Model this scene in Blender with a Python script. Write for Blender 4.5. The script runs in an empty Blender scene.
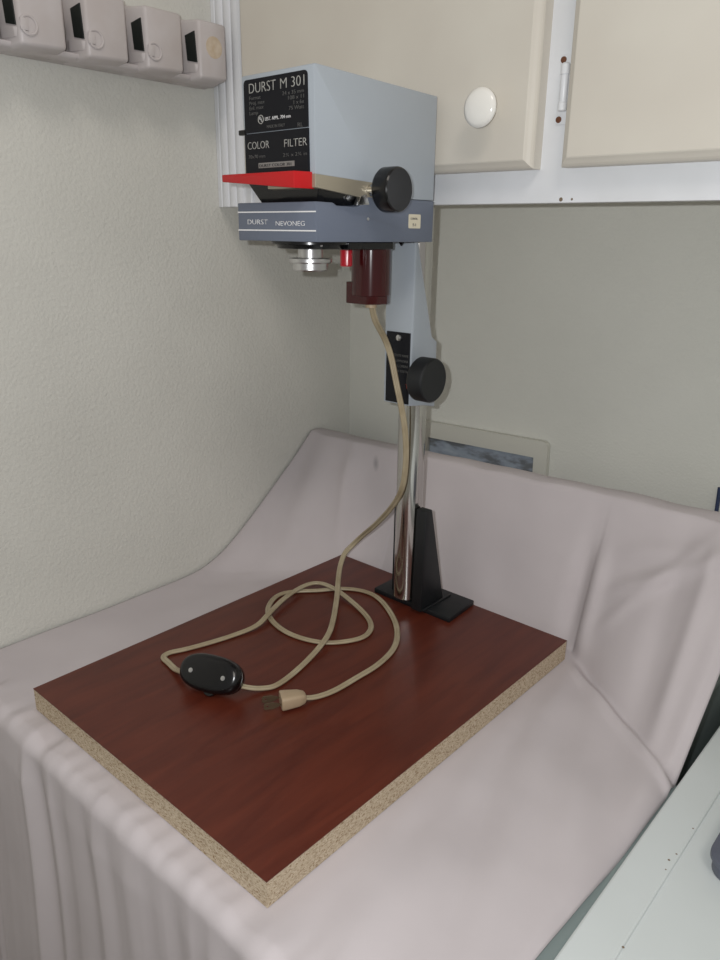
import bpy, bmesh, math, random
from mathutils import Vector, Matrix, noise
random.seed(7)
PI = math.pi
SC = bpy.context.scene
COL = SC.collection

# ------------------------------------------------------------------ camera
cd = bpy.data.cameras.new('camera')
cam = bpy.data.objects.new('camera', cd)
COL.objects.link(cam)
cd.sensor_fit = 'VERTICAL'; cd.sensor_height = 36.0; cd.lens = 751.07 / 960 * 36
cd.clip_start = 0.01
CR = Vector((0.746001, 0.665832, 0.012229)); CU = Vector((-0.217046, 0.225736, 0.949702))
CF = Vector((-0.629582, 0.711134, -0.312915)); CP = Vector((0.47029, -0.25533, 0.43808))
cam.matrix_world = Matrix(((CR.x, CU.x, -CF.x, CP.x), (CR.y, CU.y, -CF.y, CP.y), (CR.z, CU.z, -CF.z, CP.z), (0, 0, 0, 1)))
SC.camera = cam

# ------------------------------------------------------------------ world, lights, exposure
W = bpy.data.worlds.new('room_light'); SC.world = W; W.use_nodes = True
bg = W.node_tree.nodes['Background']
bg.inputs[0].default_value = (1.0, 0.965, 0.92, 1); bg.inputs[1].default_value = 0.34

def area(name, loc, target, size, power, col):
    l = bpy.data.lights.new(name, 'AREA'); l.shape = 'DISK'; l.size = size; l.energy = power; l.color = col
    o = bpy.data.objects.new(name, l); COL.objects.link(o); o.location = loc
    o.rotation_euler = (Vector(target) - Vector(loc)).to_track_quat('-Z', 'Y').to_euler()
    return o
area('ceiling_lamp', (1.40, -0.95, 2.25), (0.0, 0.3, 0.2), 0.80, 15.0, (1.0, 0.92, 0.84))
fl = bpy.data.lights.new('phone_flash', 'POINT'); fl.energy = 9.5; fl.shadow_soft_size = 0.003; fl.color = (0.96, 0.98, 1.0)
fo = bpy.data.objects.new('phone_flash', fl); COL.objects.link(fo); fo.location = CP - CR * 0.022 + CU * 0.012 - CF * 0.0

SC.view_settings.view_transform = 'Standard'; SC.view_settings.look = 'None'
SC.view_settings.gamma = 1; SC.view_settings.use_curve_mapping = False
SC.view_settings.exposure = -0.12

# ------------------------------------------------------------------ materials
def srgb(r, g, b):
    def f(c):
        c /= 255
        return c / 12.92 if c <= 0.04045 else ((c + 0.055) / 1.055) ** 2.4
    return (f(r), f(g), f(b), 1)

def mat(name, col, rough=0.5, metal=0.0, spec=0.5, coat=0.0, col2=None, scale=30.0, fac=(0.35, 0.65), bump=0.0, bscale=200.0, stretch=(1, 1, 1), detail=3.0, bdist=0.001):
    m = bpy.data.materials.new(name); m.use_nodes = True
    nt = m.node_tree; b = nt.nodes['Principled BSDF']
    b.inputs['Base Color'].default_value = col
    b.inputs['Roughness'].default_value = rough; b.inputs['Metallic'].default_value = metal
    b.inputs['Specular IOR Level'].default_value = spec; b.inputs['Coat Weight'].default_value = coat
    tc = nt.nodes.new('ShaderNodeTexCoord'); mp = nt.nodes.new('ShaderNodeMapping')
    geo = nt.nodes.new('ShaderNodeNewGeometry')
    nt.links.new(geo.outputs['Position'], mp.inputs['Vector']); mp.inputs['Scale'].default_value = stretch
    nt.nodes.remove(tc)
    if col2 is not None:
        n = nt.nodes.new('ShaderNodeTexNoise'); n.inputs['Scale'].default_value = scale; n.inputs['Detail'].default_value = detail
        nt.links.new(mp.outputs[0], n.inputs['Vector'])
        r = nt.nodes.new('ShaderNodeValToRGB')
        r.color_ramp.elements[0].position = fac[0]; r.color_ramp.elements[1].position = fac[1]
        r.color_ramp.elements[0].color = col; r.color_ramp.elements[1].color = col2
        nt.links.new(n.outputs[0], r.inputs[0]); nt.links.new(r.outputs[0], b.inputs['Base Color'])
    if bump > 0:
        n2 = nt.nodes.new('ShaderNodeTexNoise'); n2.inputs['Scale'].default_value = bscale; n2.inputs['Detail'].default_value = 3
        nt.links.new(mp.outputs[0], n2.inputs['Vector'])
        bp = nt.nodes.new('ShaderNodeBump'); bp.inputs['Strength'].default_value = bump; bp.inputs['Distance'].default_value = bdist
        nt.links.new(n2.outputs[0], bp.inputs['Height']); nt.links.new(bp.outputs[0], b.inputs['Normal'])
    return m

M = {}
M['wall'] = mat('plaster_cream', srgb(213, 212, 205), 0.9, spec=0.2, col2=srgb(207, 206, 199), scale=6, bump=0.8, bscale=260, bdist=0.0011)
M['wall_b'] = mat('plaster_back', srgb(217, 217, 209), 0.85, spec=0.25, col2=srgb(211, 211, 203), scale=5, bump=0.7, bscale=330, bdist=0.0009)
M['floor'] = mat('floor_vinyl', srgb(92, 84, 76), 0.6, col2=srgb(78, 72, 66), scale=12)
M['cab'] = mat('cabinet_paint_cream', srgb(212, 207, 196), 0.45, col2=srgb(206, 200, 189), scale=9, bump=0.1, bscale=120)
M['white'] = mat('white_gloss_paint', srgb(226, 228, 232), 0.35, col2=srgb(218, 220, 223), scale=14, bump=0.08, bscale=150)
M['porc'] = mat('white_porcelain', srgb(238, 236, 230), 0.15)
M['sheet'] = mat('white_cotton', srgb(199, 192, 194), 0.92, spec=0.1, col2=srgb(193, 186, 188), scale=10, bump=0.12, bscale=900, bdist=0.0004)
M['enamel'] = mat('white_enamel', srgb(204, 210, 210), 0.3, col2=srgb(198, 204, 203), scale=8)
M['steel'] = mat('grey_steel_side', srgb(140, 152, 150), 0.5)
M['blue'] = mat('pale_blue_enamel', srgb(168, 176, 184), 0.42, bump=0.05, bscale=500)
M['navy'] = mat('slate_blue_enamel', srgb(104, 112, 128), 0.45, bump=0.05, bscale=500)
M['black'] = mat('black_plastic', srgb(11, 11, 13), 0.22)
M['blackm'] = mat('black_crackle_metal', srgb(17, 20, 23), 0.5, bump=0.15, bscale=900, bdist=0.0003)
M['plate'] = mat('black_plate', srgb(10, 12, 20), 0.4, spec=0.3)
M['red'] = mat('red_plastic', srgb(186, 16, 22), 0.35)
M['redt'] = mat('red_knob_plastic', srgb(190, 30, 45), 0.25)
M['maroon'] = mat('maroon_bakelite', srgb(62, 14, 16), 0.14)
M['chrome'] = mat('chrome', srgb(200, 198, 194), 0.12, 1.0)
M['alu'] = mat('brushed_aluminium', srgb(205, 205, 205), 0.28, 1.0, bump=0.1, bscale=800)
M['tan'] = mat('tan_metal_strip', srgb(176, 168, 150), 0.45, 0.5)  # one even tan, partly metallic
M['brass'] = mat('brass_screw', srgb(170, 130, 80), 0.4, 0.8)
M['ink'] = mat('pale_lettering', srgb(165, 165, 160), 0.5)
M['inkdim'] = mat('faded_lettering', srgb(92, 92, 90), 0.5)
M['inkw'] = mat('bright_lettering', srgb(235, 235, 235), 0.5)
M['inkred'] = mat('red_lettering', srgb(150, 50, 40), 0.5)
M['stick'] = mat('cream_sticker', srgb(214, 206, 184), 0.6)
M['cord'] = mat('beige_cord_vinyl', srgb(170, 158, 132), 0.4, col2=srgb(152, 138, 112), scale=40)
M['plug'] = mat('beige_plug', srgb(168, 148, 122), 0.45)
M['prong'] = mat('tarnished_prong', srgb(120, 105, 84), 0.45, 0.8)
M['rack'] = mat('off_white_plastic', srgb(196, 190, 190), 0.42, col2=srgb(188, 180, 178), scale=25)
M['rackbrown'] = mat('yellowed_adhesive', srgb(188, 168, 142), 0.6, col2=srgb(204, 190, 172), scale=90)
M['rubber'] = mat('dark_green_black_rubber', srgb(26, 32, 30), 0.5)
M['roller'] = mat('grey_roller', srgb(130, 128, 124), 0.5)
M['frame'] = mat('cream_frame', srgb(204, 203, 193), 0.4)
M['dkblue'] = mat('dark_blue_cable', srgb(40, 54, 84), 0.5)
M['grey'] = mat('dark_grey_plastic', srgb(88, 92, 104), 0.45)
M['rust'] = mat('rusty_screw', srgb(110, 70, 48), 0.7, 0.3)
M['stain'] = mat('brown_speck', srgb(120, 105, 88), 0.7)

# chipboard: flakes from voronoi + noise
def chip():
    m = mat('chipboard', srgb(190, 170, 132), 0.85, spec=0.15, bump=0.6, bscale=600, bdist=0.0005)
    nt = m.node_tree; b = nt.nodes['Principled BSDF']
    geo = nt.nodes.new('ShaderNodeNewGeometry'); mp = nt.nodes.new('ShaderNodeMapping'); mp.inputs['Scale'].default_value = (1, 1, 2.2)
    nt.links.new(geo.outputs['Position'], mp.inputs[0])
    v = nt.nodes.new('ShaderNodeTexVoronoi'); v.inputs['Scale'].default_value = 560
    nt.links.new(mp.outputs[0], v.inputs['Vector'])
    r = nt.nodes.new('ShaderNodeValToRGB'); cr = r.color_ramp
    cr.elements[0].position = 0.0; cr.elements[0].color = srgb(140, 116, 88)
    cr.elements[1].position = 0.25; cr.elements[1].color = srgb(178, 162, 140)
    e = cr.elements.new(0.6); e.color = srgb(190, 174, 150)
    e = cr.elements.new(1.0); e.color = srgb(204, 190, 168)
    sp = nt.nodes.new('ShaderNodeSeparateColor'); nt.links.new(v.outputs['Color'], sp.inputs[0])
    nt.links.new(sp.outputs[0], r.inputs[0]); nt.links.new(r.outputs[0], b.inputs['Base Color'])
    return m
M['chip'] = chip()

def laminate():
    m = mat('mahogany_laminate', srgb(96, 34, 24), 0.33, spec=0.45)
    nt = m.node_tree; b = nt.nodes['Principled BSDF']
    geo = nt.nodes.new('ShaderNodeNewGeometry'); mp = nt.nodes.new('ShaderNodeMapping'); mp.inputs['Scale'].default_value = (16, 2.2, 1)
    mp.inputs['Rotation'].default_value = (0, 0, 0.04)
    nt.links.new(geo.outputs['Position'], mp.inputs[0])
    n = nt.nodes.new('ShaderNodeTexNoise'); n.inputs['Scale'].default_value = 5; n.inputs['Detail'].default_value = 8; n.inputs['Distortion'].default_value = 0.6
    nt.links.new(mp.outputs[0], n.inputs['Vector'])
    r = nt.nodes.new('ShaderNodeValToRGB'); cr = r.color_ramp
    cr.elements[0].position = 0.3; cr.elements[0].color = srgb(78, 32, 22)
    cr.elements[1].position = 0.7; cr.elements[1].color = srgb(96, 43, 29)
    nt.links.new(n.outputs[0], r.inputs[0]); nt.links.new(r.outputs[0], b.inputs['Base Color'])
    return m
M['lam'] = laminate()

def picture():
    m = mat('blue_grey_print', srgb(150, 160, 172), 0.25)
    nt = m.node_tree; b = nt.nodes['Principled BSDF']
    geo = nt.nodes.new('ShaderNodeNewGeometry'); mp = nt.nodes.new('ShaderNodeMapping'); mp.inputs['Scale'].default_value = (1, 1, 2.5); mp.inputs['Rotation'].default_value = (0, 0.5, 0)
    nt.links.new(geo.outputs['Position'], mp.inputs[0])
    n = nt.nodes.new('ShaderNodeTexNoise'); n.inputs['Scale'].default_value = 28; n.inputs['Detail'].default_value = 5
    nt.links.new(mp.outputs[0], n.inputs['Vector'])
    r = nt.nodes.new('ShaderNodeValToRGB'); cr = r.color_ramp
    cr.elements[0].position = 0.38; cr.elements[0].color = srgb(112, 116, 120)
    cr.elements[1].position = 0.5; cr.elements[1].color = srgb(150, 160, 172)
    e = cr.elements.new(0.75); e.color = srgb(176, 186, 196)
    nt.links.new(n.outputs[0], r.inputs[0]); nt.links.new(r.outputs[0], b.inputs['Base Color'])
    return m
M['pic'] = picture()

# ------------------------------------------------------------------ builders
ORG = {}
def obj(name, bm, m, parent=None, smooth=False, kind=None, label=None, angle=35):
    """one mesh object; bm is in world coordinates, origin goes to its base centre"""
    xs = [v.co for v in bm.verts]
    lo = Vector((min(v.x for v in xs), min(v.y for v in xs), min(v.z for v in xs)))
    hi = Vector((max(v.x for v in xs), max(v.y for v in xs), max(v.z for v in xs)))
    c = (lo + hi) / 2
    if parent is None: c.z = lo.z
    for v in bm.verts: v.co -= c
    me = bpy.data.meshes.new(name); bm.to_mesh(me); bm.free()
    o = bpy.data.objects.new(name, me); COL.objects.link(o)
    o.location = c - (ORG[parent.name] if parent else Vector((0, 0, 0)))
    if parent: o.parent = parent
    ORG[o.name] = c.copy()
    me.materials.append(m)
    if smooth:
        for p in me.polygons: p.use_smooth = True
        try: me.set_sharp_from_angle(angle=math.radians(angle))
        except Exception: pass
    if kind: o['kind'] = kind
    if label: o['label'] = label
    return o

def empty(name, loc, label, cat, group=None):
    o = bpy.data.objects.new(name, None); COL.objects.link(o); o.location = loc; o.empty_display_size = 0.02
    ORG[o.name] = Vector(loc); o['label'] = label; o['category'] = cat
    if group: o['group'] = group
    return o

def tag(o, label, cat):
    o['label'] = label; o['category'] = cat; return o

def bev(bm, geom, w, seg=2):
    if w > 0: bmesh.ops.bevel(bm, geom=geom, offset=w, segments=seg, profile=0.5, affect='EDGES', clamp_overlap=True)

def box(x0, x1, y0, y1, z0, z1, b=0.0, seg=2, bm=None):
    t = bmesh.new(); bmesh.ops.create_cube(t, size=1)
    for v in t.verts:
        v.co = Vector(((x0 + x1) / 2 + v.co.x * (x1 - x0), (y0 + y1) / 2 + v.co.y * (y1 - y0), (z0 + z1) / 2 + v.co.z * (z1 - z0)))
    bev(t, t.edges[:], b, seg)
    return merge(bm, t)

def merge(bm, t):
    if bm is None: return t
    me = bpy.data.meshes.new('tmp'); t.to_mesh(me); t.free(); bm.from_mesh(me); bpy.data.meshes.remove(me); return bm

def prism(pts, axis, a0, a1, b=0.0, bm=None, seg=2):
    """outline pts in the two other axes (kept in x,y,z order), extruded along axis"""
    t = bmesh.new()
    def mk(p, a):
        if axis == 'x': return Vector((a, p[0], p[1]))
        if axis == 'y': return Vector((p[0], a, p[1]))
        return Vector((p[0], p[1], a))
    lo = [t.verts.new(mk(p, a0)) for p in pts]; hi = [t.verts.new(mk(p, a1)) for p in pts]
    t.faces.new(lo); t.faces.new(hi)
    n = len(pts)
    for i in range(n): t.faces.new((lo[i], lo[(i + 1) % n], hi[(i + 1) % n], hi[i]))
    bmesh.ops.recalc_face_normals(t, faces=t.faces[:])
    bev(t, t.edges[:], b, seg)
    return merge(bm, t)

def hexa(bottom, top, b=0.0, bm=None):
    t = bmesh.new()
    lo = [t.verts.new(p) for p in bottom]; hi = [t.verts.new(p) for p in top]
    t.faces.new(lo); t.faces.new(hi); n = len(lo)
    for i in range(n): t.faces.new((lo[i], lo[(i + 1) % n], hi[(i + 1) % n], hi[i]))
    bmesh.ops.recalc_face_normals(t, faces=t.faces[:]); bev(t, t.edges[:], b)
    return merge(bm, t)

def lathe(prof, origin, axis=(0, 0, 1), seg=48, bm=None, flute=None):
    """prof: list of (r, h) along axis from origin"""
    t = bmesh.new(); ax = Vector(axis).normalized()
    q = Vector((0, 0, 1)).rotation_difference(ax); o = Vector(origin); rings = []
    for k, (r, h) in enumerate(prof):
        if r < 1e-6: rings.append([t.verts.new(o + q @ Vector((0, 0, h)))]); continue
        ring = []
        for i in range(seg):
            a = 2 * PI * i / seg; rr = r
            if flute and k in flute[1]: rr = r - flute[0] * (i % 2)
            ring.append(t.verts.new(o + q @ Vector((rr * math.cos(a), rr * math.sin(a), h))))
        rings.append(ring)
    for a, b_ in zip(rings, rings[1:]):
        for i in range(seg):
            j = (i + 1) % seg
            if len(a) == 1 and len(b_) == 1: continue
            if len(a) == 1: t.faces.new((a[0], b_[j], b_[i]))
            elif len(b_) == 1: t.faces.new((a[i], a[j], b_[0]))
            else: t.faces.new((a[i], a[j], b_[j], b_[i]))
    if len(rings[0]) > 1: t.faces.new(rings[0][::-1])
    if len(rings[-1]) > 1: t.faces.new(rings[-1])
    bmesh.ops.recalc_face_normals(t, faces=t.faces[:])
    return merge(bm, t)

def torus(R, r, origin, axis, seg=40, s2=10, bm=None):
    pr = [(R + r * math.cos(2 * PI * k / s2), r * math.sin(2 * PI * k / s2)) for k in range(s2)]
    t = bmesh.new(); q = Vector((0, 0, 1)).rotation_difference(Vector(axis).normalized()); o = Vector(origin)
    g = [[t.verts.new(o + q @ Vector((a * math.cos(2 * PI * i / seg), a * math.sin(2 * PI * i / seg), h))) for a, h in pr] for i in range(seg)]
    for i in range(seg):
        for k in range(s2):
            t.faces.new((g[i][k], g[(i + 1) % seg][k], g[(i + 1) % seg][(k + 1) % s2], g[i][(k + 1) % s2]))
    bmesh.ops.recalc_face_normals(t, faces=t.faces[:])
    return merge(bm, t)

def spline(P, n=8):
    P = [Vector(p) for p in P]; out = []
    Q = [2 * P[0] - P[1]] + P + [2 * P[-1] - P[-2]]
    for i in range(1, len(Q) - 2):
        a, b_, c, d = Q[i - 1:i + 3]
        for k in range(n):
            t = k / n
            out.append(0.5 * ((2 * b_) + (c - a) * t + (2 * a - 5 * b_ + 4 * c - d) * t * t + (3 * b_ - a - 3 * c + d) * t ** 3))
    out.append(P[-1]); return out

def smooth_path(P, it=6):
    for _ in range(it):
        P = [P[0]] + [(P[i - 1] + 2 * P[i] + P[i + 1]) / 4 for i in range(1, len(P) - 1)] + [P[-1]]
    return P

def zipcord(P, N, r=0.00148, off=0.00170):
    """twin-lobed flat flex swept along P; N gives the face normal at each point"""
    t = bmesh.new(); prof = []
    for k in range(9):
        a = -PI * 0.85 + k * (PI * 1.70) / 8; prof.append((off + r * math.cos(a), r * math.sin(a)))
    for k in range(9):
        a = PI - PI * 0.85 + k * (PI * 1.70) / 8; prof.append((-off + r * math.cos(a), r * math.sin(a)))
    rings = []
    for i, p in enumerate(P):
        T = (P[min(i + 1, len(P) - 1)] - P[max(i - 1, 0)]).normalized()
        w = T.cross(N[i]).normalized(); n = w.cross(T).normalized()
        rings.append([t.verts.new(p + w * a + n * b_) for a, b_ in prof])
    m = len(prof)
    for a, b_ in zip(rings, rings[1:]):
        for k in range(m): t.faces.new((a[k], a[(k + 1) % m], b_[(k + 1) % m], b_[k]))
    t.faces.new(rings[0]); t.faces.new(rings[-1])
    bmesh.ops.recalc_face_normals(t, faces=t.faces[:])
    return t

def tube(P, r, seg=12, bm=None):
    t = bmesh.new(); rings = []; ref = Vector((0, 0, 1))
    for i, p in enumerate(P):
        T = (P[min(i + 1, len(P) - 1)] - P[max(i - 1, 0)]).normalized()
        if abs(T.dot(ref)) > 0.9: ref = Vector((1, 0, 0))
        w = T.cross(ref).normalized(); n = w.cross(T)
        rings.append([t.verts.new(p + (w * math.cos(2 * PI * k / seg) + n * math.sin(2 * PI * k / seg)) * r) for k in range(seg)])
    for a, b_ in zip(rings, rings[1:]):
        for k in range(seg): t.faces.new((a[k], a[(k + 1) % seg], b_[(k + 1) % seg], b_[k]))
    t.faces.new(rings[0]); t.faces.new(rings[-1])
    bmesh.ops.recalc_face_normals(t, faces=t.faces[:])
    return merge(bm, t)

def lettering(name, items, m, parent, depth=0.0003, rot=None):
    """items: (text, x, y, z, cap height, target width or None, align); reads towards -y; all joined as flat print"""
    out = bmesh.new()
    for (s, x, y, z, h, wid, al) in items:
        c = bpy.data.curves.new('t', 'FONT'); c.body = s; c.size = 1; c.extrude = 0; c.offset = -0.012; c.resolution_u = 3
        o = bpy.data.objects.new('t', c); COL.objects.link(o)
        dg = bpy.context.evaluated_depsgraph_get(); dg.update()
        me = bpy.data.meshes.new_from_object(o.evaluated_get(dg))
        b = bmesh.new(); b.from_mesh(me)
        bpy.data.objects.remove(o); bpy.data.curves.remove(c); bpy.data.meshes.remove(me)
        x0 = min(v.co.x for v in b.verts); x1 = max(v.co.x for v in b.verts)
        k = h / 0.72; sx = wid / (x1 - x0) if wid else k * 0.8
        wd = (x1 - x0) * sx
        bx = x if al == 'l' else (x - wd if al == 'r' else x - wd / 2)
        for v in b.verts: v.co = Vector((bx + (v.co.x - x0) * sx, y, z + v.co.y * k))
        ex = bmesh.ops.extrude_face_region(b, geom=b.faces[:])
        for g in ex['geom']:
            if isinstance(g, bmesh.types.BMVert): g.co.y -= depth
        merge(out, b)
    return obj(name, out, m, parent)

# ------------------------------------------------------------------ room shell
XL = -0.305; YB = 0.594; FZ = -0.92
obj('wall_left', box(XL - 0.1, XL, -1.8, YB + 0.1, FZ, 1.5), M['wall'], kind='structure')
obj('wall_back', box(XL, 2.2, YB, YB + 0.1, FZ, 1.5), M['wall_b'], kind='structure')
obj('floor', box(XL - 0.1, 2.6, -1.8, YB + 0.1, FZ - 0.05, FZ), M['floor'], kind='structure')
obj('front_light_block', box(XL, 2.6, -1.2, -1.1, FZ, 0.10), M['wall_b'], kind='structure')  # unseen low block, added to keep low light off the sheet's hanging front

# ------------------------------------------------------------------ covered appliance + sheet
ap = empty('laundry_machine', (0.01, 0.27, FZ), 'grey-sided boxy machine hidden under the white sheet, its side edge showing beside the white appliance', 'appliance')
obj('body', prism([(-0.290, -0.006), (0.3262, -0.006), (0.3262, 0.325), (0.300, 0.345), (0.300, 0.555), (-0.290, 0.555)], 'z', FZ, -0.009, 0.003), M['steel'], ap)
obj('console', prism([(0.475, -0.009), (0.512, 0.140), (0.528, 0.140), (0.540, 0.125), (0.545, -0.009)], 'x', -0.288, 0.300, 0.004), M['steel'], ap)

def sstep(a, b, x):
    t = max(0.0, min(1.0, (x - a) / (b - a))); return t * t * (3 - 2 * t)
def lerp(a, b, t): return a + (b - a) * t

def y0f(x):
    if x < -0.12: return lerp(0.285, 0.452, sstep(-0.33, -0.10, x))
    if x > 0.165: return lerp(0.448, 0.318, min(1.0, (x - 0.165) / 0.150))
    return 0.452
def top_z(x, y):
    """height of the cloth over table and console"""
    y0 = y0f(x); y1 = 0.505; zr = 0.157 + 0.012 * sstep(-0.3, 0.28, x)
    wl = 1 - sstep(-0.27, -0.11, x); wr = sstep(0.15, 0.20, x)
    p = 1.0 + 0.30 * wl + 0.02 * wr
    if y <= y0: z = 0.0
    elif y >= y1: z = zr
    else: z = zr * ((y - y0) / (y1 - y0)) ** p
    if wl > 0:
        d = y - y0; w = 0.045 * wl + 1e-6
        if abs(d) < w:
            ze = zr * (w / (y1 - y0)) ** p; t = (d + w) / (2 * w); z = max(z, 0) * 0.3 + 0.7 * ze * t ** 2.2
            if d < 0: z = 0.7 * ze * t ** 2.2
    return z
def cloth_pt(x, v):
    """v: arclength-like parameter. <0 hanging front, 0..1 top (y), >1 rear drop"""
    nz = noise.noise
    if v < 0:
        d = -v
        # rounded front fold
        R = 0.012
        if d < R * PI / 2:
            a = d / R; y = -0.016 - R * math.sin(a); z = -R * (1 - math.cos(a))
        else:
            dd = d - R * PI / 2; y = -0.016 - R - 0.01 * sstep(0, 0.5, dd); z = -R - dd
        g = min(1, d / 0.05) * (0.55 + 0.45 * min(1, d / 0.3))
        xw = x + 0.010 * nz(Vector((x * 3, d * 4, 2)))
        f = pleat(xw) * (0.65 + 0.35 * math.exp(-d / 0.1)) + 0.9 * nz(Vector((xw * 13, d * 2.5, 6.0)))
        y -= 0.0075 * g * f + 0.003 * g
        z += ripple(x, -0.016) * (1 - min(1, d / 0.05))
        return Vector((x, y, z))
    return None

def pleat(x):
    nz = noise.noise
    return 1.5 * (1 - 2.4 * abs(nz(Vector((x * 26 + 3, 0.4, 3))))) * sstep(-0.3, 0.3, nz(Vector((x * 11, 2, 9)))) + 1.3 * nz(Vector((x * 30, 0, 1.3)))

def ripple(x, y):
    nz = noise.noise
    r = 0.0
    # puckers running back from the front edge
    e = math.exp(-((y + 0.016) / 0.018) ** 2) * sstep(-0.31, -0.2, x)
    pass
    e2 = math.exp(-(max(0, y + 0.020) / 0.022) ** 2) * (1 - 0.5 * sstep(0.1, 0.3, x))
    r += e2 * 0.0030 * (pleat(x + (y + 0.016) * 0.5) + 0.8 * nz(Vector((x * 75, y * 12, 4.4))))
    # soft wrinkles right of the board
    w = sstep(0.17, 0.20, x) * (1 - sstep(0.44, 0.49, y))
    d1 = x * 0.92 + y * 0.35
    r += w * 0.0048 * nz(Vector((d1 * 30, (y - x) * 5, 0.7)))
    r += w * 0.0030 * nz(Vector((x * 22 + y * 6, y * 14, 4.7)))
    # left strip
    r += (1 - sstep(-0.2, -0.17, x)) * 0.0012 * nz(Vector((x * 25, y * 9, 8.1)))
    return r

def build_sheet():
    bm = bmesh.new(); nz = noise.noise
    vs = []; L = 0.62
    n1 = 110
    for i in range(n1, 0, -1): vs.append(-L * (i / n1) ** 1.5)
    ys = [-0.016 + 0.521 * i / 260 for i in range(261)]        # table and ramp
    def xrow(y): return [XL + 0.003 + (0.3170 + 0.0075 * sstep(0.04, 0.30, y) - XL - 0.003) * i / 300 for i in range(301)]
    xs = xrow(-0.02)
    rows = []
    # extra column profile at the right edge: cloth turns down
    def edge(x, z):
        e = max(0.0, (x - 0.306) / 0.0170)
        return z - 0.0060 * e * e
    for v in vs:
        row = []
        for x in xs:
            p = cloth_pt(x, v); p.z = edge(x, p.z) if v > -0.03 else p.z
            if x > 0.31: p.y += 0.012 * sstep(0.31, 0.33, x) ** 2
            row.append(p)
        rows.append(row)
    for y in ys:
        row = []; xs = xrow(y)
        for x in xs:
            z = top_z(x, y); y0 = y0f(x); s = (y - y0) / (0.505 - y0)
            p = Vector((x, y, z + (ripple(x, y) if s < 0 else ripple(x, y) * (1 - min(1, s * 3)))))
            if abs(x) < 0.1665 and y > -0.0012 and y < 0.4285: p.z = min(p.z, 0.0004)
            # normal offset on ramp: folds
            if s > -0.15:
                k = sstep(-0.15, 0.25, s) * (1 - 0.75 * sstep(0.75, 1.0, s))
                f = 0.0
                hi = 1 - sstep(0.085, 0.135, p.z)
                f += -0.0055 * math.exp(-((x - 0.150 - 0.05 * (y - 0.45)) / 0.011) ** 2) * (0.25 + 0.75 * hi)
                f += 0.0065 * math.exp(-((x - 0.172) / 0.011) ** 2) * hi
                # taut folds fanning from the raised fold up to the right end of the ridge
                for (sl, of, am, wd) in ((0.62, 0.012, 0.0050, 0.009), (0.30, 0.055, 0.0035, 0.010), (1.3, -0.03, 0.0030, 0.012)):
                    q = p.z - (0.062 + of + sl * (x - 0.180))
                    f += am * math.exp(-(q / wd) ** 2) * sstep(0.178, 0.215, x)
                f += 0.0050 * math.exp(-((x - 0.292 + 0.05 * p.z) / 0.009) ** 2)
                f -= 0.0045 * math.exp(-((x - 0.268 + 0.10 * p.z) / 0.016) ** 2)
                f += 0.0022 * (1 - sstep(-0.24, -0.12, x)) * math.sin((x * 0.9 + p.z * 0.25) * 120 + 0.6)
                f += 0.0040 * math.exp(-((x + 0.215 - 0.35 * (0.16 - p.z)) / 0.010) ** 2)
                f += 0.0035 * nz(Vector((x * 16, p.z * 9, 3.0)))
                p.y -= k * f * 1.0
                p.z += k * f * 0.45
            # fold running from the board corner to the right edge
            if x > 0.16:
                yc = lerp(0.440, 0.325, (x - 0.168) / 0.150)
                d = (y - yc)
                p.z += 0.0055 * math.exp(-((d + 0.012) / 0.007) ** 2) * sstep(0.16, 0.20, x)
            p.z = edge(x, p.z)
            row.append(p)
        rows.append(row)
    # ridge and rear drop
    for k in range(1, 26):
        row = []
        for x in xs:
            zr = top_z(x, 0.6); t = k / 25
            if t < 0.4: y = 0.505 + 0.028 * t / 0.4; z = zr + 0.0015 * math.sin(t / 0.4 * PI)
            else:
                a = (t - 0.4) / 0.6; y = 0.533 + 0.016 * math.sin(min(1, a * 2) * PI / 2); z = zr - 0.12 * a ** 1.6
            z += 0.0018 * nz(Vector((x * 20, y * 30, 1))) * (1 if t < 0.5 else 0.3)
            y += 0.003 * nz(Vector((x * 12, 5, 5)))
            row.append(Vector((x, y, edge(x, z))))
        rows.append(row)
    g = [[bm.verts.new(p) for p in row] for row in rows]
    for a, b in zip(g, g[1:]):
        for i in range(len(a) - 1): bm.faces.new((a[i], a[i + 1], b[i + 1], b[i]))
    bmesh.ops.recalc_face_normals(bm, faces=bm.faces[:])
    return bm
sh = obj('bed_sheet', build_sheet(), M['sheet'], smooth=True, angle=180)
tag(sh, 'wrinkled white cotton sheet draped over the machine and its raised back, under the board', 'sheet')
so = sh.modifiers.new('thickness', 'SOLIDIFY'); so.thickness = 0.0008; so.offset = -1
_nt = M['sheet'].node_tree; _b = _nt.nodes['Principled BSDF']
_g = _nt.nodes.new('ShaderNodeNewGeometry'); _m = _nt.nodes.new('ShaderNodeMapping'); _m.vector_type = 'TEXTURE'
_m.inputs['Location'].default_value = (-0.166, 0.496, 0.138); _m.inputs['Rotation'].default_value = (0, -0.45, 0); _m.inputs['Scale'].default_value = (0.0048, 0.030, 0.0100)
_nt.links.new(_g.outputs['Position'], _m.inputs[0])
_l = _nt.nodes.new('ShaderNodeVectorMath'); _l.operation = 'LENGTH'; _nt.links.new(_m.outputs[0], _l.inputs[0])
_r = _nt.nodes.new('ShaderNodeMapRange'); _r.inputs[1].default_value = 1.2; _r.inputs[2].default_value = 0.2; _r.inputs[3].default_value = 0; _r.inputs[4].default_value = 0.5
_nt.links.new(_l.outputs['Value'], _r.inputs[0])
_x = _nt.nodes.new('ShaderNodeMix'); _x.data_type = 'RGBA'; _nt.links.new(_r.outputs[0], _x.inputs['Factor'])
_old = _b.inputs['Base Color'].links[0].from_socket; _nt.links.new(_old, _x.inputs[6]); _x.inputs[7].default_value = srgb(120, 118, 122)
_nt.links.new(_x.outputs[2], _b.inputs['Base Color'])

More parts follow.
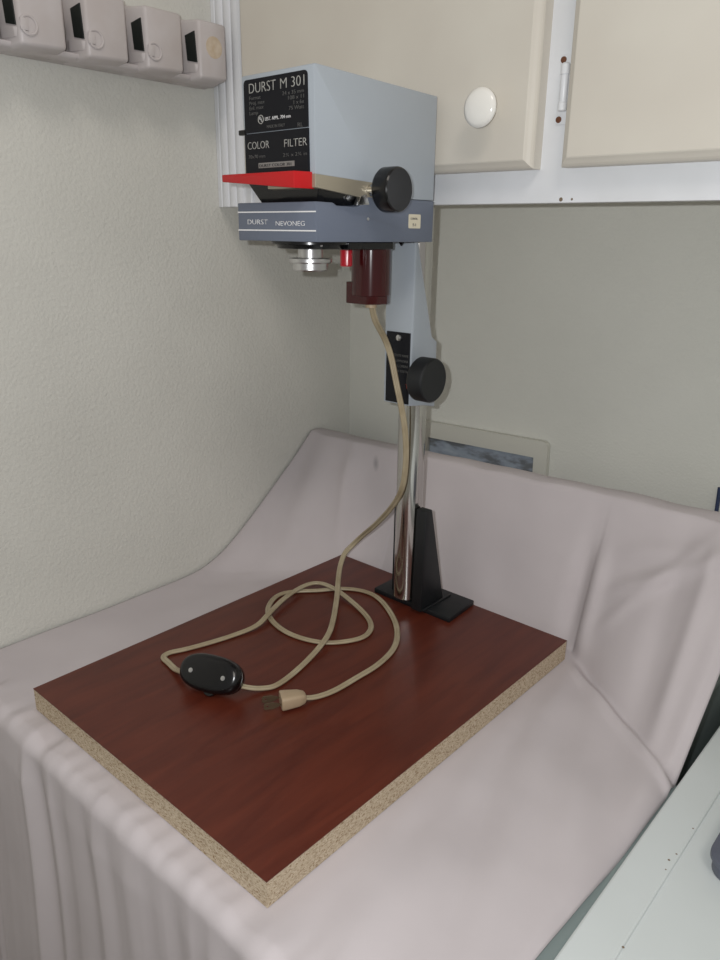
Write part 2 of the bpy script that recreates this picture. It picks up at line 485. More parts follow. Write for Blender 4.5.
# ------------------------------------------------------------------ white appliance on the right
wa = empty('white_appliance', (0.65, 0.2, FZ), 'white enamelled appliance with a raised rim at the lower right, beside the sheet', 'appliance')
obj('cabinet_body', box(0.3345, 0.95, -0.05, 0.57, FZ, 0.010, 0.002), M['enamel'], wa)
obj('top_panel', box(0.3335, 0.95, -0.055, 0.575, 0.0085, 0.0185, 0.003), M['enamel'], wa)
rim = bmesh.new()
rim = box(0.3338, 0.362, -0.055, 0.575, 0.0165, 0.0205, 0.0018, bm=None)
box(0.3625, 0.95, 0.545, 0.575, 0.0165, 0.0205, 0.0018, bm=rim)
obj('rim', rim, M['enamel'], wa)
for k, (x, y, r) in enumerate([(0.3595, 0.215, 0.0013), (0.3575, 0.206, 0.0016), (0.3590, 0.196, 0.0010), (0.3597, 0.248, 0.0011), (0.362, 0.118, 0.0015)]):
    obj('rust_speck', lathe([(r * 0.6, 0), (r * 0.4, 0.0002)], (x, y, 0.0205), seg=8), M['stain'], wa)
gb = empty('grey_tray', (0.46, 0.30, 0.0185), 'dark grey rounded tray on the white appliance at the right edge', 'tray')
def rrect(x0, x1, y0, y1, r, n=6):
    pts = []
    for cx, cy, a0 in ((x1 - r, y1 - r, 0), (x0 + r, y1 - r, 90), (x0 + r, y0 + r, 180), (x1 - r, y0 + r, 270)):
        for k in range(n + 1):
            a = math.radians(a0 + 90 * k / n); pts.append((cx + r * math.cos(a), cy + r * math.sin(a)))
    return pts
obj('base', prism(rrect(0.3805, 0.56, 0.212, 0.40, 0.014), 'z', 0.0187, 0.030, 0.0015), M['grey'], gb, True)
rr = prism(rrect(0.3785, 0.562, 0.210, 0.402, 0.015), 'z', 0.029, 0.034, 0.0012)
obj('lid', rr, M['grey'], gb, True)

# ------------------------------------------------------------------ wall cabinet
cb = empty('wall_cabinet', (0.3, 0.47, 0.4640), 'cream painted wall cabinet with white face frame above the enlarger', 'cabinet')
obj('carcass', box(-0.302, 1.25, 0.376, 0.592, 0.4900, 1.15), M['cab'], cb)
obj('bottom_rail', box(-0.244, 1.25, 0.3585, 0.3765, 0.4640, 0.512), M['white'], cb)
obj('stile', box(0.118, 0.176, 0.3585, 0.3765, 0.512, 1.15), M['white'], cb)
obj('top_rail', box(-0.244, 1.25, 0.3585, 0.3765, 1.08, 1.15), M['white'], cb)
# fluted casing against the left wall
fl_pts = [(-0.3045, 0.3765), (-0.3045, 0.3550), (-0.2990, 0.3550), (-0.2975, 0.3565), (-0.2960, 0.3545)]
for cx, w in ((-0.2890, 0.0060), (-0.2755, 0.0060), (-0.2620, 0.0060)):
    for k in range(7):
        a = PI - PI * k / 6
        fl_pts.append((cx + w * math.cos(a), 0.3545 - 0.0030 * math.sin(a)))
fl_pts += [(-0.2540, 0.3555), (-0.2450, 0.3550), (-0.2440, 0.3565), (-0.2440, 0.3765)]
obj('fluted_casing', prism(fl_pts, 'z', 0.4655, 1.15), M['white'], cb, True, angle=25)
def door(x0, x1):
    zb = 0.4905; zt = 1.07
    t = bmesh.new()
    def ring(i, y): return [t.verts.new((x0 + i, y, zb + i)), t.verts.new((x1 - i, y, zb + i)), t.verts.new((x1 - i, y, zt - i)), t.verts.new((x0 + i, y, zt - i))]
    R = [ring(0, 0.3584), ring(0, 0.3465), ring(0.0008, 0.3450), ring(0.0022, 0.3436), ring(0.0048, 0.3418), ring(0.0062, 0.3406), ring(0.0072, 0.3402)]
    t.faces.new(R[0]); t.faces.new(R[-1])
    for a, b in zip(R, R[1:]):
        for k in range(4): t.faces.new((a[k], a[(k + 1) % 4], b[(k + 1) % 4], b[k]))
    bmesh.ops.recalc_face_normals(t, faces=t.faces[:]); return t
d1 = obj('door', door(-0.2425, 0.1265), M['cab'], cb, label='left door with round white knob')
kn = lathe([(0.0050, 0), (0.0050, 0.008), (0.0075, 0.012), (0.0135, 0.0145), (0.0155, 0.0170), (0.0152, 0.0190), (0.0120, 0.0208), (0.0055, 0.0216), (0, 0.0218)], (0.0860, 0.3402, 0.5375), (0, -1, 0))
obj('knob', kn, M['porc'], d1, True, angle=60)
d2 = obj('door', door(0.1522, 0.62), M['cab'], cb)
d3 = obj('door', door(0.66, 1.12), M['cab'], cb)
hg = lathe([(0.0030, 0), (0.0036, 0.0006), (0.0036, 0.006), (0.0030, 0.0066), (0.0032, 0.0070), (0.0032, 0.026), (0.0029, 0.0264), (0.0036, 0.0268), (0.0036, 0.034), (0.0022, 0.0352), (0, 0.0355)], (0.1440, 0.3545, 0.5335), seg=20)
box(0.1380, 0.1515, 0.3572, 0.3585, 0.5240, 0.5755, 0.0004, bm=hg)
h = obj('hinge', hg, M['white'], cb, True)
for z in (0.5278, 0.5715):
    obj('hinge_screw', lathe([(0.0026, 0), (0.0024, 0.0008), (0.0010, 0.0012)], (0.1402, 0.3574, z), (0, -1, 0), seg=14), M['rust'], h)
for x, w in ((0.1480, 0.0035), (0.1580, 0.0020)):
    obj('paint_chip', lathe([(w / 2, 0), (w / 2.4, 0.0003)], (x, 0.3585, 0.4665), (0, -1, 0), seg=9), M['stain'], cb)

# ------------------------------------------------------------------ tool rack on the left wall
rk = empty('tool_rack', (XL, 0.1, 0.59), 'off-white plastic broom holder rack on the left wall at the top left', 'rack')
obj('backplate', box(-0.3048, -0.290, -0.16, 0.336, 0.5945, 0.655, 0.004, 3), M['rack'], rk, True)
obj('base_bar', prism([(-0.3047, 0.5915), (-0.275, 0.5895), (-0.2665, 0.5915), (-0.2650, 0.5960), (-0.3047, 0.6020)], 'y', -0.16, 0.3320, 0.0015), M['rack'], rk, True)
P0 = 0.2960; PITCH = 0.0645
for k in range(7):
    y0 = P0 - PITCH * k; y1 = y0 + (0.036 if k == 0 else 0.0435)
    z0, z1 = 0.5895, 0.6475
    b = hexa([(-0.292, y0 - 0.006, z0 - 0.001), (-0.292, y1, z0 - 0.001), (-0.2505, y1, z0 + 0.004), (-0.2505, y0, z0 + 0.002)],
             [(-0.292, y0 - 0.006, z1 + 0.003), (-0.292, y1, z1 + 0.003), (-0.2505, y1, z1), (-0.2505, y0, z1)], 0.0032)
    hl = obj('holder', b, M['rack'], rk, True, angle=50)
    # dark rubber grip set into the near side of the block (its side slopes back towards the wall)
    sy = lambda x: y0 - 0.006 * (-0.2505 - x) / 0.0415
    obj('rubber_grip', hexa([(-0.2685, sy(-0.2685) - 0.0010, 0.610), (-0.2545, sy(-0.2545) - 0.0010, 0.6070), (-0.2545, sy(-0.2545) + 0.002, 0.6070), (-0.2685, sy(-0.2685) + 0.002, 0.610)],
                            [(-0.2705, sy(-0.2705) - 0.0010, 0.634), (-0.2565, sy(-0.2565) - 0.0010, 0.637), (-0.2565, sy(-0.2565) + 0.002, 0.637), (-0.2705, sy(-0.2705) + 0.002, 0.634)], 0.0004), M['rubber'], hl)
    obj('grip_ledge', hexa([(-0.276, sy(-0.276) - 0.0010, 0.5985), (-0.257, sy(-0.257) - 0.0008, 0.5980), (-0.253, sy(-0.253) + 0.002, 0.5990), (-0.286, sy(-0.286) + 0.002, 0.5980)],
                           [(-0.274, sy(-0.274) - 0.0030, 0.6085), (-0.256, sy(-0.256) - 0.0026, 0.6060), (-0.252, sy(-0.252) + 0.002, 0.6055), (-0.284, sy(-0.284) + 0.002, 0.6075)], 0.0008), M['rack'], hl, True)
    if k > 0:
        obj('roller', lathe([(0.0155, 0), (0.0160, 0.0008), (0.0160, 0.019), (0.0152, 0.020)], (-0.282, y1 - 0.0095, 0.6120), (1, 0, 0), seg=40), M['roller'], hl, True)
        obj('hook_ring', torus(0.0075, 0.0013, (-0.2502, y0 + 0.0085, 0.6080), (1, 0, 0.05), 32, 8), M['rack'], hl, True)
        obj('hook_tab', box(-0.2508, -0.2485, y0 + 0.0005, y0 + 0.0075, 0.6030, 0.6130, 0.0007), M['rack'], hl, True)
    else:
        obj('adhesive_spot', lathe([(0.0108, 0), (0.0105, 0.0005)], (-0.2508, y0 + 0.0190, 0.6235), (1, 0, 0), seg=36), M['rackbrown'], hl)

# ------------------------------------------------------------------ picture frame behind the sheet, cable at the right
pf = empty('picture_frame', (-0.06, 0.588, 0.03), 'cream frame with blue-grey picture standing behind the sheet against the back wall', 'picture frame')
def framebm():
    t = bmesh.new()
    o = rrect(-0.165, 0.043, 0.03, 0.187, 0.008, 5); i = rrect(-0.145, 0.024, 0.05, 0.1640, 0.0005, 5)
    rot = math.radians(1.5)
    def rt(p): 
        dx, dz = p[0] + 0.06, p[1] - 0.11
        return (-0.06 + dx * math.cos(rot) - dz * math.sin(rot), 0.11 + dx * math.sin(rot) + dz * math.cos(rot))
    o = [rt(p) for p in o]; i = [rt(p) for p in i]; n = len(o)
    R = []
    for pts, y in ((o, 0.5935), (o, 0.5860), (i, 0.5860), (i, 0.5935)): R.append([t.verts.new((p[0], y, p[1])) for p in pts])
    for a, b in zip(R, R[1:] + R[:1]):
        for k in range(n): t.faces.new((a[k], a[(k + 1) % n], b[(k + 1) % n], b[k]))
    bmesh.ops.recalc_face_normals(t, faces=t.faces[:]); return t
obj('frame', framebm(), M['frame'], pf)
obj('print', box(-0.152, 0.030, 0.5905, 0.5925, 0.040, 0.176), M['pic'], pf)
tag(obj('cable', tube(spline([(0.2485, 0.589, 0.178), (0.2492, 0.589, 0.150), (0.2500, 0.589, 0.10), (0.251, 0.589, 0.02)]), 0.0022), M['dkblue'], smooth=True),
    'thin dark blue cable on the back wall at the right edge, above the sheet', 'cable')

# ------------------------------------------------------------------ the enlarger
T = 0.0245
EN = empty('photo_enlarger', (0, 0.214, 0.0), 'pale blue photographic enlarger with chrome column on a reddish-brown chipboard baseboard', 'photo enlarger')
bb = obj('baseboard', box(-0.1652, 0.1652, 0.0, 0.4278, 0.0012, T - 0.0010), M['chip'], EN)
obj('laminate_top', box(-0.1655, 0.1655, -0.0003, 0.4281, T - 0.0010, T, 0.0002, 1), M['lam'], bb)

# bracket
br = prism([(-0.060, 0.372), (0.051, 0.372), (0.047, 0.427), (-0.060, 0.427)], 'z', T, T + 0.0065, 0.0012)
bk = obj('column_bracket', br, M['blackm'], EN, True)
fin = [(0.3620, T + 0.005), (0.3655, 0.1505), (0.3760, 0.1505), (0.4060, T + 0.005)]
obj('bracket_fin', prism(fin, 'x', 0.0040, 0.0180, 0.0012), M['blackm'], bk, True)
fin2 = [(0.383, T + 0.005), (0.384, 0.150), (0.394, 0.150), (0.4150, T + 0.005)]
obj('bracket_fin', prism(fin2, 'x', -0.0420, -0.030, 0.0012), M['blackm'], bk, True)
obj('clamp_block', box(-0.031, 0.0060, 0.3885, 0.398, T + 0.005, 0.060, 0.001), M['blackm'], bk, True)
obj('weld_rib', prism([(0.364, T + 0.006), (0.364, T + 0.009), (0.417, T + 0.009), (0.417, T + 0.006)], 'x', 0.0180, 0.0210, 0.0008), M['blackm'], bk, True)

# column
CX, CY = -0.0115, 0.3725
obj('column', lathe([(0.0135, 0.0), (0.0148, 0.001), (0.0148, 0.445), (0.0135, 0.446)], (CX, CY, 0.0375), seg=64), M['chrome'], EN, True)

# carriage arm (tapering casting around the column)
arm_side = [(0.345, 0.2690), (0.345, 0.470), (0.3500, 0.470), (0.3505, 0.428), (0.3785, 0.337), (0.3875, 0.331), (0.3885, 0.262), (0.3700, 0.2660)]
ar = obj('carriage_arm', prism(arm_side, 'x', -0.0295, 0.0060, 0.0011), M['blue'], EN, True)
sp = obj('scale_plate', box(-0.0262, 0.0042, 0.3438, 0.3452, 0.2705, 0.3430, 0.0003, 1), M['plate'], ar)
sc = lathe([(0.0032, 0), (0.0030, 0.0012), (0.0018, 0.0018), (0, 0.0019)], (-0.0100, 0.3438, 0.3375), (0, -1, 0), seg=24)
obj('screw', sc, M['alu'], sp, True)
lettering('lettering', [('PATENTE NAME', 0.0030, 0.3437, 0.3185, 0.0026, 0.022, 'r'), ('DEL LAMPADINA', 0.0030, 0.3437, 0.3130, 0.0026, 0.022, 'r'),
                        ('PER L OPERA', 0.0030, 0.3437, 0.3078, 0.0026, 0.020, 'r'), ('ALLA TESTA', 0.0030, 0.3437, 0.3026, 0.0026, 0.020, 'r')], M['inkdim'], sp)
lettering('red_mark', [('T', 0.0000, 0.3437, 0.2870, 0.0045, 0.004, 'l')], M['inkred'], sp)
# height knob
ky, kz = 0.3485, 0.2985
obj('knob_shaft', lathe([(0.006, 0), (0.006, 0.010)], (0.005, ky, kz), (1, 0, 0)), M['black'], EN, True)
def knob(xi, xo, y, z, r, seg=48):
    d = xo - xi
    return lathe([(r * 0.55, 0), (r * 0.94, 0.0005), (r, 0.0022), (r, d - 0.0025), (r * 0.97, d - 0.0009), (r * 0.92, d), (r * 0.25, d - 0.0006), (0, d - 0.0006)], (xi, y, z), (1, 0, 0), seg=seg)
obj('height_knob', knob(0.0135, 0.0325, ky, kz, 0.0222), M['blackm'], EN, True, angle=25, label='lower matt black round knob')

# negative stage (slate blue block)
ng = [(0.181, 0.4305), (0.181, 0.4605), (0.200, 0.4603), (0.2045, 0.4582), (0.2285, 0.4578), (0.2340, 0.4600), (0.2420, 0.4660), (0.333, 0.4660), (0.333, 0.4305)]
st = obj('negative_stage', prism(ng, 'x', -0.0585, 0.0350, 0.0008), M['navy'], EN, True)
obj('stripe', box(-0.0583, 0.0348, 0.1806, 0.1812, 0.4526, 0.4536), M['inkw'], st)
obj('stripe', box(-0.0583, 0.0348, 0.1806, 0.1812, 0.4384, 0.4394), M['inkw'], st)
lettering('lettering', [('DURST', -0.0460, 0.1810, 0.4435, 0.0040, 0.0250, 'l'), ('NEVONEG', -0.0110, 0.1810, 0.4425, 0.0038, 0.0335, 'l')], M['inkw'], st)
obj('sticker', prism([(0.2965, 0.4430), (0.2972, 0.4422), (0.3128, 0.4422), (0.3135, 0.4430), (0.3135, 0.4532), (0.3128, 0.4540), (0.2972, 0.4540), (0.2965, 0.4532)], 'x', 0.0349, 0.0354), M['stick'], st)
def side_text(items, m, parent, x):
    o = lettering('lettering', [(s, y, 0, z, h, w, 'l') for s, y, z, h, w in items], m, parent)
    for v in o.data.vertices: v.co = Vector((-v.co.y, v.co.x, v.co.z))
    # place: mesh now reads along +y, facing +x
    c = ORG[o.name]; ORG[o.name] = Vector((x, c.x, c.z)); o.location = ORG[o.name] - ORG[parent.name]
    return o
side_text([('CONTR.', 0.2990, 0.4495, 0.0018, 0.010), ('51', 0.3020, 0.4440, 0.0026, 0.0045)], M['inkdim'], st, 0.0356)
obj('stage_screw', lathe([(0.0014, 0), (0.0011, 0.0006), (0, 0.0007)], (0.0350, 0.2422, 0.4488), (1, 0, 0), seg=16), M['alu'], st, True)
obj('pointer', prism([(-0.0035, 0.4308), (0.0035, 0.4308), (0.0, 0.4265)], 'y', 0.330, 0.332), M['black'], st)

# black condenser drawer between head and stage
cbx = hexa([(-0.0365, 0.190, 0.4590), (0.0270, 0.190, 0.4590), (0.0270, 0.300, 0.4590), (-0.0365, 0.300, 0.4590)],
           [(-0.0500, 0.186, 0.4760), (0.0335, 0.186, 0.4720), (0.0335, 0.300, 0.4720), (-0.0500, 0.300, 0.4760)], 0.0006)
cn = obj('condenser_box', cbx, M['black'], EN)
obj('condenser_screw', lathe([(0.0016, 0), (0.0012, 0.001), (0, 0.0012)], (0.0300, 0.2190, 0.4650), (1, 0, 0), seg=16), M['alu'], cn, True)
lk = prism([(0.229, 0.4590), (0.233, 0.4665), (0.240, 0.4680), (0.244, 0.4600)], 'x', 0.0300, 0.0352, 0.0006)
obj('linkage', lk, M['alu'], EN, True)

# lamp head
hs = [(0.181, 0.4800), (0.1795, 0.5545), (0.1815, 0.5555), (0.3325, 0.5520), (0.3325, 0.4662), (0.2500, 0.4662), (0.2500, 0.4770)]
hd = obj('lamp_head', prism(hs, 'x', -0.0468, 0.0350, 0.0016), M['blue'], EN, True)
stp = prism([(0.181, 0.4805), (0.2500, 0.4775), (0.2500, 0.4640), (0.181, 0.4705)], 'x', -0.0200, 0.0346, 0.0005)
obj('metal_strip', stp, M['tan'], hd)
obj('edge_latch', box(-0.0515, -0.0430, 0.1785, 0.1830, 0.5120, 0.5160, 0.0008), M['black'], hd)
def rplate(x0, x1, z0, z1, r, y0, y1, corners='tb'):
    pts = rrect(x0, x1, z0, z1, r, 5)
    if corners == 't': pts = pts[:12] + [(x0, z0), (x1, z0)]
    if corners == 'n': pts = [(x0, z0), (x1, z0), (x1, z1), (x0, z1)]
    return prism(pts, 'y', y0, y1)
np_ = obj('nameplate', rplate(-0.0435, 0.0288, 0.5130, 0.5515, 0.0032, 0.1790, 0.1812, 't'), M['plate'], hd)
YT = 0.1790
UX = lambda u: -0.0430 + (u - 95) * 1.436e-4
ZV = lambda v: 0.5515 - v * 0.0687
lettering('lettering', [('DURST', UX(138), YT, ZV(.147), 0.0075, 0.0312, 'l'), ('M 301', UX(574), YT, ZV(.147), 0.0075, 0.0262, 'r')], M['ink'], np_)
lettering('small_print', [('Format', UX(138), YT, ZV(.215), 0.0028, 0.0135, 'l'), ('Proj. max', UX(138), YT, ZV(.268), 0.0028, 0.0180, 'l'),
                          ('Enl. max', UX(138), YT, ZV(.320), 0.0028, 0.0165, 'l'), ('Lamp', UX(138), YT, ZV(.372), 0.0028, 0.0100, 'l'),
                          ('24 x 35 mm', UX(570), YT, ZV(.215), 0.0028, 0.0235, 'r'), ('108 x 11', UX(570), YT, ZV(.268), 0.0028, 0.0170, 'r'),
                          ('1 x 6x', UX(570), YT, ZV(.320), 0.0028, 0.0110, 'r'), ('75 Watt', UX(570), YT, ZV(.372), 0.0028, 0.0165, 'r'),
                          ('MADE IN ITALY', UX(350), YT, ZV(.530), 0.0023, 0.0205, 'c'), ('RL', UX(560), YT, ZV(.552), 0.0032, 0.0055, 'r')], M['inkdim'], np_)
lettering('listing_print', [('LIST. APPL. 704 mm', UX(265), YT, ZV(.448), 0.0026, 0.0290, 'l')], M['inkw'], np_)
mk = torus(0.0030, 0.00035, (UX(230), YT - 0.0002, ZV(.430)), (0, 1, 0), 32, 6)
mo = obj('listing_mark', mk, M['ink'], np_)
lettering('listing_letters', [('U', UX(218), YT, ZV(.432), 0.0022, 0.0018, 'l'), ('L', UX(232), YT, ZV(.452), 0.0022, 0.0018, 'l')], M['inkw'], np_)
np2 = obj('nameplate', rplate(-0.0440, 0.0291, 0.4815, 0.5124, 0.001, 0.1790, 0.1812, 'n'), M['plate'], hd)
YT2 = 0.1790
lettering('lettering', [('COLOR', UX(113), YT2, ZV(.738), 0.0058, 0.0258, 'l'), ('FILTER', UX(590), YT2, ZV(.745), 0.0058, 0.0252, 'r')], M['ink'], np2)
lettering('small_print', [('70x70 mm', UX(118), YT2, ZV(.838), 0.0028, 0.0200, 'l')], M['inkdim'], np2)
lettering('small_print', [('2\u00be x 2\u00be in', UX(588), YT2, ZV(.845), 0.0028, 0.0265, 'r')], M['inkdim'], np2)
wp = obj('white_strip', box(UX(202), UX(492), 0.1786, 0.1791, ZV(.948), ZV(.892)), M['roller'], np2)
lettering('strip_print', [('DURST COLOR 301', UX(212), 0.1786, ZV(.938), 0.0022, 0.0370, 'l')], M['plate'], np2)

# red filter drawer front
plan = [(-0.0586, 0.1655), (0.0270, 0.1655), (0.0312, 0.1812), (0.0300, 0.1850), (-0.0500, 0.1850), (-0.0586, 0.1800)]
bot = [(x, y, lerp(0.4762, 0.4695, min(1.0, (x + 0.0586) / 0.0866))) for x, y in plan]
tp = [(x, y, 0.4818) for x, y in plan]
obj('filter_drawer', hexa(bot, tp, 0.0007), M['red'], EN, True)

# focus knob
fy, fz = 0.2455, 0.4712
obj('focus_shaft', lathe([(0.0048, 0), (0.0048, 0.018)], (0.0335, fy, fz), (1, 0, 0), seg=24), M['chrome'], EN, True)
obj('focus_knob', knob(0.0490, 0.0655, fy, fz, 0.0174), M['black'], EN, True, angle=25, label='upper glossy black round knob')

# lens
lx, ly = -0.0115, 0.2205
lb = lathe([(0.0335, 0.0), (0.0335, -0.0025), (0.0290, -0.0030), (0.0280, -0.0060), (0.0200, -0.0065)], (lx, ly, 0.4306), seg=48)
lbo = obj('lens_board', lb, M['black'], EN, True)
for dx, dy in ((0.0245, -0.012), (0.021, 0.018), (-0.022, -0.014)):
    obj('board_screw', lathe([(0.0022, 0), (0.0016, -0.0012), (0, -0.0013)], (lx + dx, ly + dy, 0.4278), seg=14), M['alu'], lbo, True)
ln = obj('lens', lathe([(0.0105, 0), (0.0105, -0.0075), (0.0100, -0.0080), (0.0145, -0.0085), (0.0150, -0.0125), (0.0150, -0.0175), (0.0142, -0.0185), (0.0120, -0.0185), (0.0100, -0.0150), (0, -0.0140)], (lx, ly, 0.4245), seg=56), M['alu'], EN, True)
obj('aperture_ring', lathe([(0.0150, 0), (0.0182, -0.0005), (0.0185, -0.0016), (0.0185, -0.0035), (0.0178, -0.0042), (0.0148, -0.0044)], (lx, ly, 0.4168), seg=72, flute=(0.0002, (2, 3))), M['alu'], ln, True, angle=20)
# link plate under the stage, small red knob
obj('under_plate', box(-0.0300, 0.0200, 0.2350, 0.2950, 0.4240, 0.4306, 0.001), M['black'], EN)
obj('red_filter_knob', lathe([(0.0052, 0), (0.0056, -0.001), (0.0056, -0.0150), (0.0050, -0.0160), (0, -0.0160)], (-0.0150, 0.2700, 0.4245), seg=24, flute=(0.0004, (1, 2))), M['redt'], EN, True, angle=20)

# maroon socket cover
sk = lathe([(0.0180, 0), (0.0187, 0.0005), (0.0187, 0.0500)], (-0.0148, 0.3045, 0.3810), seg=64)
sko = obj('socket_cover', sk, M['maroon'], EN, True)
lowb = prism([(-0.0318, 0.2885), (-0.0338, 0.2905), (-0.0338, 0.3050), (-0.0300, 0.3180), (-0.0130, 0.3240), (-0.0020, 0.3180), (0.0030, 0.3080), (0.0015, 0.2960), (-0.0040, 0.2900), (-0.0060, 0.2885)], 'z', 0.3735, 0.3935, 0.0006)
lo_ = obj('socket_collar', lowb, M['maroon'], sko, True)
obj('collar_screw', lathe([(0.0022, 0), (0.0020, 0.001), (0.0006, 0.0013)], (-0.0140, 0.2885, 0.3860), (0, -1, 0), seg=16), M['brass'], sko, True)
obj('cord_grommet', lathe([(0.0055, 0), (0.0055, 0.004)], (-0.0075, 0.2970, 0.3705), seg=20), M['plug'], sko, True)

# ------------------------------------------------------------------ flex
cordA = [(-0.008, 0.298, 0.3755), (-0.0091, 0.305, 0.358), (-0.014, 0.325, 0.3395), (-0.0118, 0.334, 0.3199), (-0.0052, 0.335, 0.2951), (0.0006, 0.337, 0.2708), (0.003, 0.342, 0.244), (0.0024, 0.346, 0.2105), (-0.0064, 0.352, 0.1745), (-0.0291, 0.362, 0.144), (-0.0657, 0.378, 0.1088), (-0.0966, 0.39, 0.0824), (-0.1120, 0.389, 0.0655), (-0.1133, 0.3765, 0.058), (-0.1051, 0.3596, 0.048), (-0.0877, 0.3377, 0.041), (-0.0693, 0.3165, 0.0365), (-0.0359, 0.2748, 0.0340), (-0.0181, 0.2466, 0.0325), (-0.0091, 0.2144, 0.0275), (-0.0005, 0.1794, 0.0267), (0.0022, 0.1564, 0.0270), (-0.002, 0.1456, 0.0275), (-0.0080, 0.1350, 0.0300), (-0.0160, 0.1240, 0.0350)]
cordB = [(-0.0620, 0.1030, 0.0360), (-0.0760, 0.1045, 0.0325), (-0.0900, 0.1070, 0.0280), (-0.1053, 0.1103, 0.0268), (-0.1186, 0.1127, 0.0266), (-0.122, 0.1218, 0.0266), (-0.1164, 0.135, 0.0266), (-0.1087, 0.1585, 0.0266), (-0.1016, 0.1891, 0.0266), (-0.0965, 0.2176, 0.0285), (-0.1034, 0.2408, 0.031), (-0.117, 0.2771, 0.0318), (-0.1252, 0.3165, 0.031), (-0.1176, 0.3356, 0.031), (-0.093, 0.3371, 0.031), (-0.062, 0.331, 0.029), (-0.028, 0.32, 0.0268), (-0.0059, 0.3045, 0.0266), (0.0029, 0.2849, 0.0266), (-0.0023, 0.2658, 0.0266), (-0.0176, 0.246, 0.0266), (-0.0414, 0.2351, 0.0266), (-0.069, 0.2325, 0.0266), (-0.1001, 0.2406, 0.0266), (-0.1227, 0.2578, 0.0266), (-0.1361, 0.2849, 0.0266), (-0.1283, 0.3063, 0.0266), (-0.1092, 0.3271, 0.0266), (-0.0926, 0.35, 0.0266), (-0.0681, 0.3630, 0.0266), (-0.0406, 0.3600, 0.0266), (-0.0023, 0.3376, 0.0266), (0.0253, 0.3116, 0.0266), (0.0426, 0.2829, 0.0266), (0.0496, 0.2491, 0.0266), (0.0494, 0.2209, 0.0266), (0.0485, 0.1886, 0.0266), (0.0435, 0.1676, 0.0275), (0.0385, 0.1550, 0.0310)]
def cordobj(P, hang):
    Q = smooth_path(spline(P, 8), 5); N = []
    for p in Q:
        k = sstep(0.035, 0.07, p.z) if hang else 0.0
        N.append((Vector((0, 0, 1)) * (1 - k) + Vector((0.60, -0.76, 0.25)) * k).normalized())
    return obj('power_cord', zipcord(Q, N), M['cord'], EN, True, angle=70)
cordobj(cordA, True)
cordobj(cordB, False)

# inline switch (tilted oval body)
def inline_switch():
    c = Vector((-0.0385, 0.1125, T + 0.0140)); ax = Vector((0.0634, 0.0224, 0.0)).normalized()
    nrm = (Vector((0.45, -0.72, 0.60)) - ax * Vector((0.45, -0.72, 0.60)).dot(ax)).normalized()
    sd = nrm.cross(ax)
    mx = Matrix((ax, sd, nrm)).transposed()
    t = bmesh.new(); n = 56
    rings = []
    def ring(a, b, h, e=2.35):
        r = []
        for i in range(n):
            th = 2 * PI * i / n; cx, sx = math.cos(th), math.sin(th)
            r.append(t.verts.new(c + mx @ Vector((a * abs(cx) ** (2 / e) * (1 if cx > 0 else -1), b * abs(sx) ** (2 / e) * (1 if sx > 0 else -1), h))))
        return r
    A, B = 0.0325, 0.0175
    for s, h in ((0.80, -0.0090), (0.93, -0.0078), (1.0, -0.0045), (1.0, -0.0004), (0.985, -0.0002), (0.985, 0.0002), (1.0, 0.0004), (0.99, 0.0040), (0.93, 0.0072), (0.82, 0.0088), (0.60, 0.0093)):
        rings.append(ring(A * s, B * s, h))
    t.faces.new(rings[0][::-1]); t.faces.new(rings[-1])
    for a, b in zip(rings, rings[1:]):
        for i in range(n): t.faces.new((a[i], a[(i + 1) % n], b[(i + 1) % n], b[i]))
    bmesh.ops.recalc_face_normals(t, faces=t.faces[:])
    lowest = min(v.co.z for v in t.verts); dz = T + 0.0002 - lowest
    for v in t.verts: v.co.z += dz
    c2 = c + Vector((0, 0, dz))
    s = obj('inline_switch', t, M['black'], EN, True, angle=60, label='glossy black oval switch on the cord')
    for k in (-1, 1):
        obj('switch_screw', lathe([(0.0024, -0.001), (0.0022, 0.0004), (0.0006, 0.0006)], c2 + mx @ Vector((0.0175 * k, -0.001, 0.0090)), nrm, seg=18), M['alu'], s, True)
    obj('thumb_wheel', lathe([(0.0070, -0.0026), (0.0076, -0.002), (0.0076, 0.002), (0.0070, 0.0026)], c2 + mx @ Vector((0.0035, -0.0125, 0.0)), nrm, seg=36, flute=(0.0005, (1, 2))), M['black'], s, True, angle=20)
inline_switch()

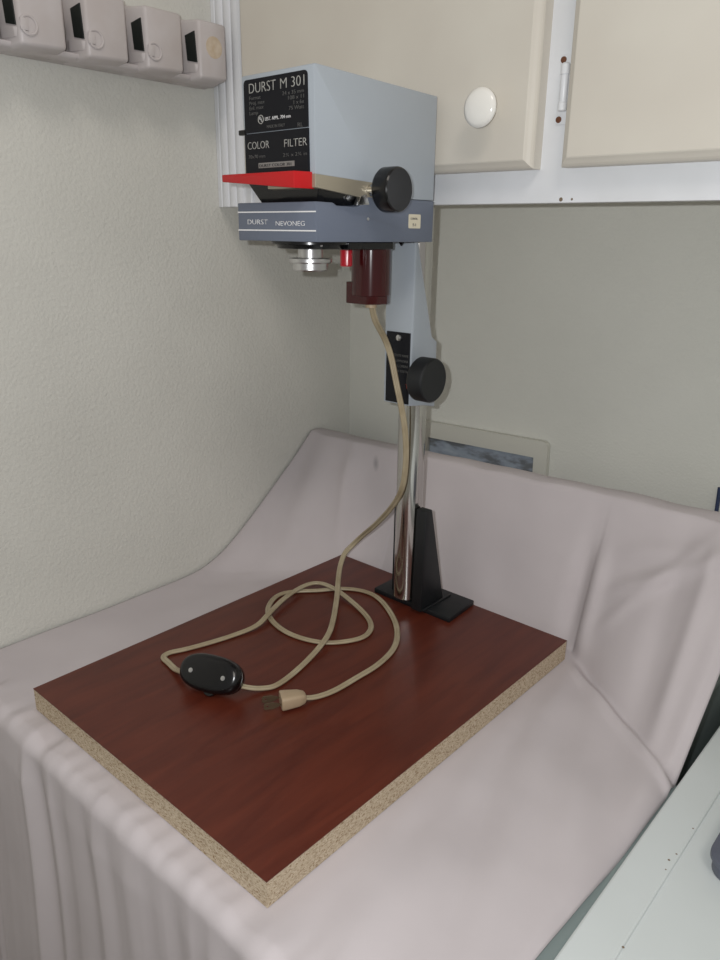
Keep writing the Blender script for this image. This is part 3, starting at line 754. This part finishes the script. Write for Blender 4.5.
# plug
def plug():
    c = Vector((0.0345, 0.1465, T + 0.0075)); ax = (Vector((0.0205, 0.1280, 0)) - Vector((0.0400, 0.1590, 0))).normalized()
    sd = Vector((0, 0, 1)).cross(ax).normalized(); up = Vector((0, 0, 1))
    mx = Matrix((ax, sd, up)).transposed(); rings = []
    t = bmesh.new()
    for h, w, z in ((-0.0130, 0.0036, 0.0032), (-0.0115, 0.0052, 0.0048), (-0.0060, 0.0072, 0.0062), (0.0060, 0.0090, 0.0068), (0.0095, 0.0092, 0.0068), (0.0103, 0.0086, 0.0062)):
        r = []
        for i in range(24):
            th = 2 * PI * i / 24; cx, sx = math.cos(th), math.sin(th); e = 0.45
            r.append(t.verts.new(c + mx @ Vector((h, w * abs(cx) ** e * (1 if cx > 0 else -1), z * abs(sx) ** e * (1 if sx > 0 else -1)))))
        rings.append(r)
    t.faces.new(rings[0]); t.faces.new(rings[-1])
    for a, b in zip(rings, rings[1:]):
        for i in range(24): t.faces.new((a[i], a[(i + 1) % 24], b[(i + 1) % 24], b[i]))
    bmesh.ops.recalc_face_normals(t, faces=t.faces[:])
    p = obj('plug', t, M['plug'], EN, True, angle=40)
    for k in (-1, 1):
        b = bmesh.new()
        # blade with a hole near its tip, lying in the plane of axis and up
        L, H, th = 0.0165, 0.0031, 0.0007
        hole = [(0.0132 + 0.0013 * math.cos(2 * PI * i / 12), 0.0013 * math.sin(2 * PI * i / 12)) for i in range(12)]
        out = []
        for i in range(12):
            a = 2 * PI * i / 12; dx, dz = math.cos(a), math.sin(a)
            kx = (L - 0.0132) / dx if dx > 1e-6 else ((-0.0132) / dx if dx < -1e-6 else 1e9)
            kz = H / abs(dz) if abs(dz) > 1e-6 else 1e9
            m_ = min(kx, kz); out.append((0.0132 + dx * m_, dz * m_))
        def pt(p2, s): return b.verts.new(c + mx @ Vector((0.0100 + p2[0], k * 0.0056 + s * th, p2[1])))
        fo_, fi_, bo_, bi_ = [pt(q, 1) for q in out], [pt(q, 1) for q in hole], [pt(q, -1) for q in out], [pt(q, -1) for q in hole]
        for i in range(12):
            j = (i + 1) % 12
            b.faces.new((fo_[i], fo_[j], fi_[j], fi_[i])); b.faces.new((bo_[i], bi_[i], bi_[j], bo_[j]))
            b.faces.new((fo_[i], bo_[i], bo_[j], fo_[j])); b.faces.new((fi_[i], fi_[j], bi_[j], bi_[i]))
        bmesh.ops.recalc_face_normals(b, faces=b.faces[:])
        obj('prong', b, M['prong'], p)
plug()
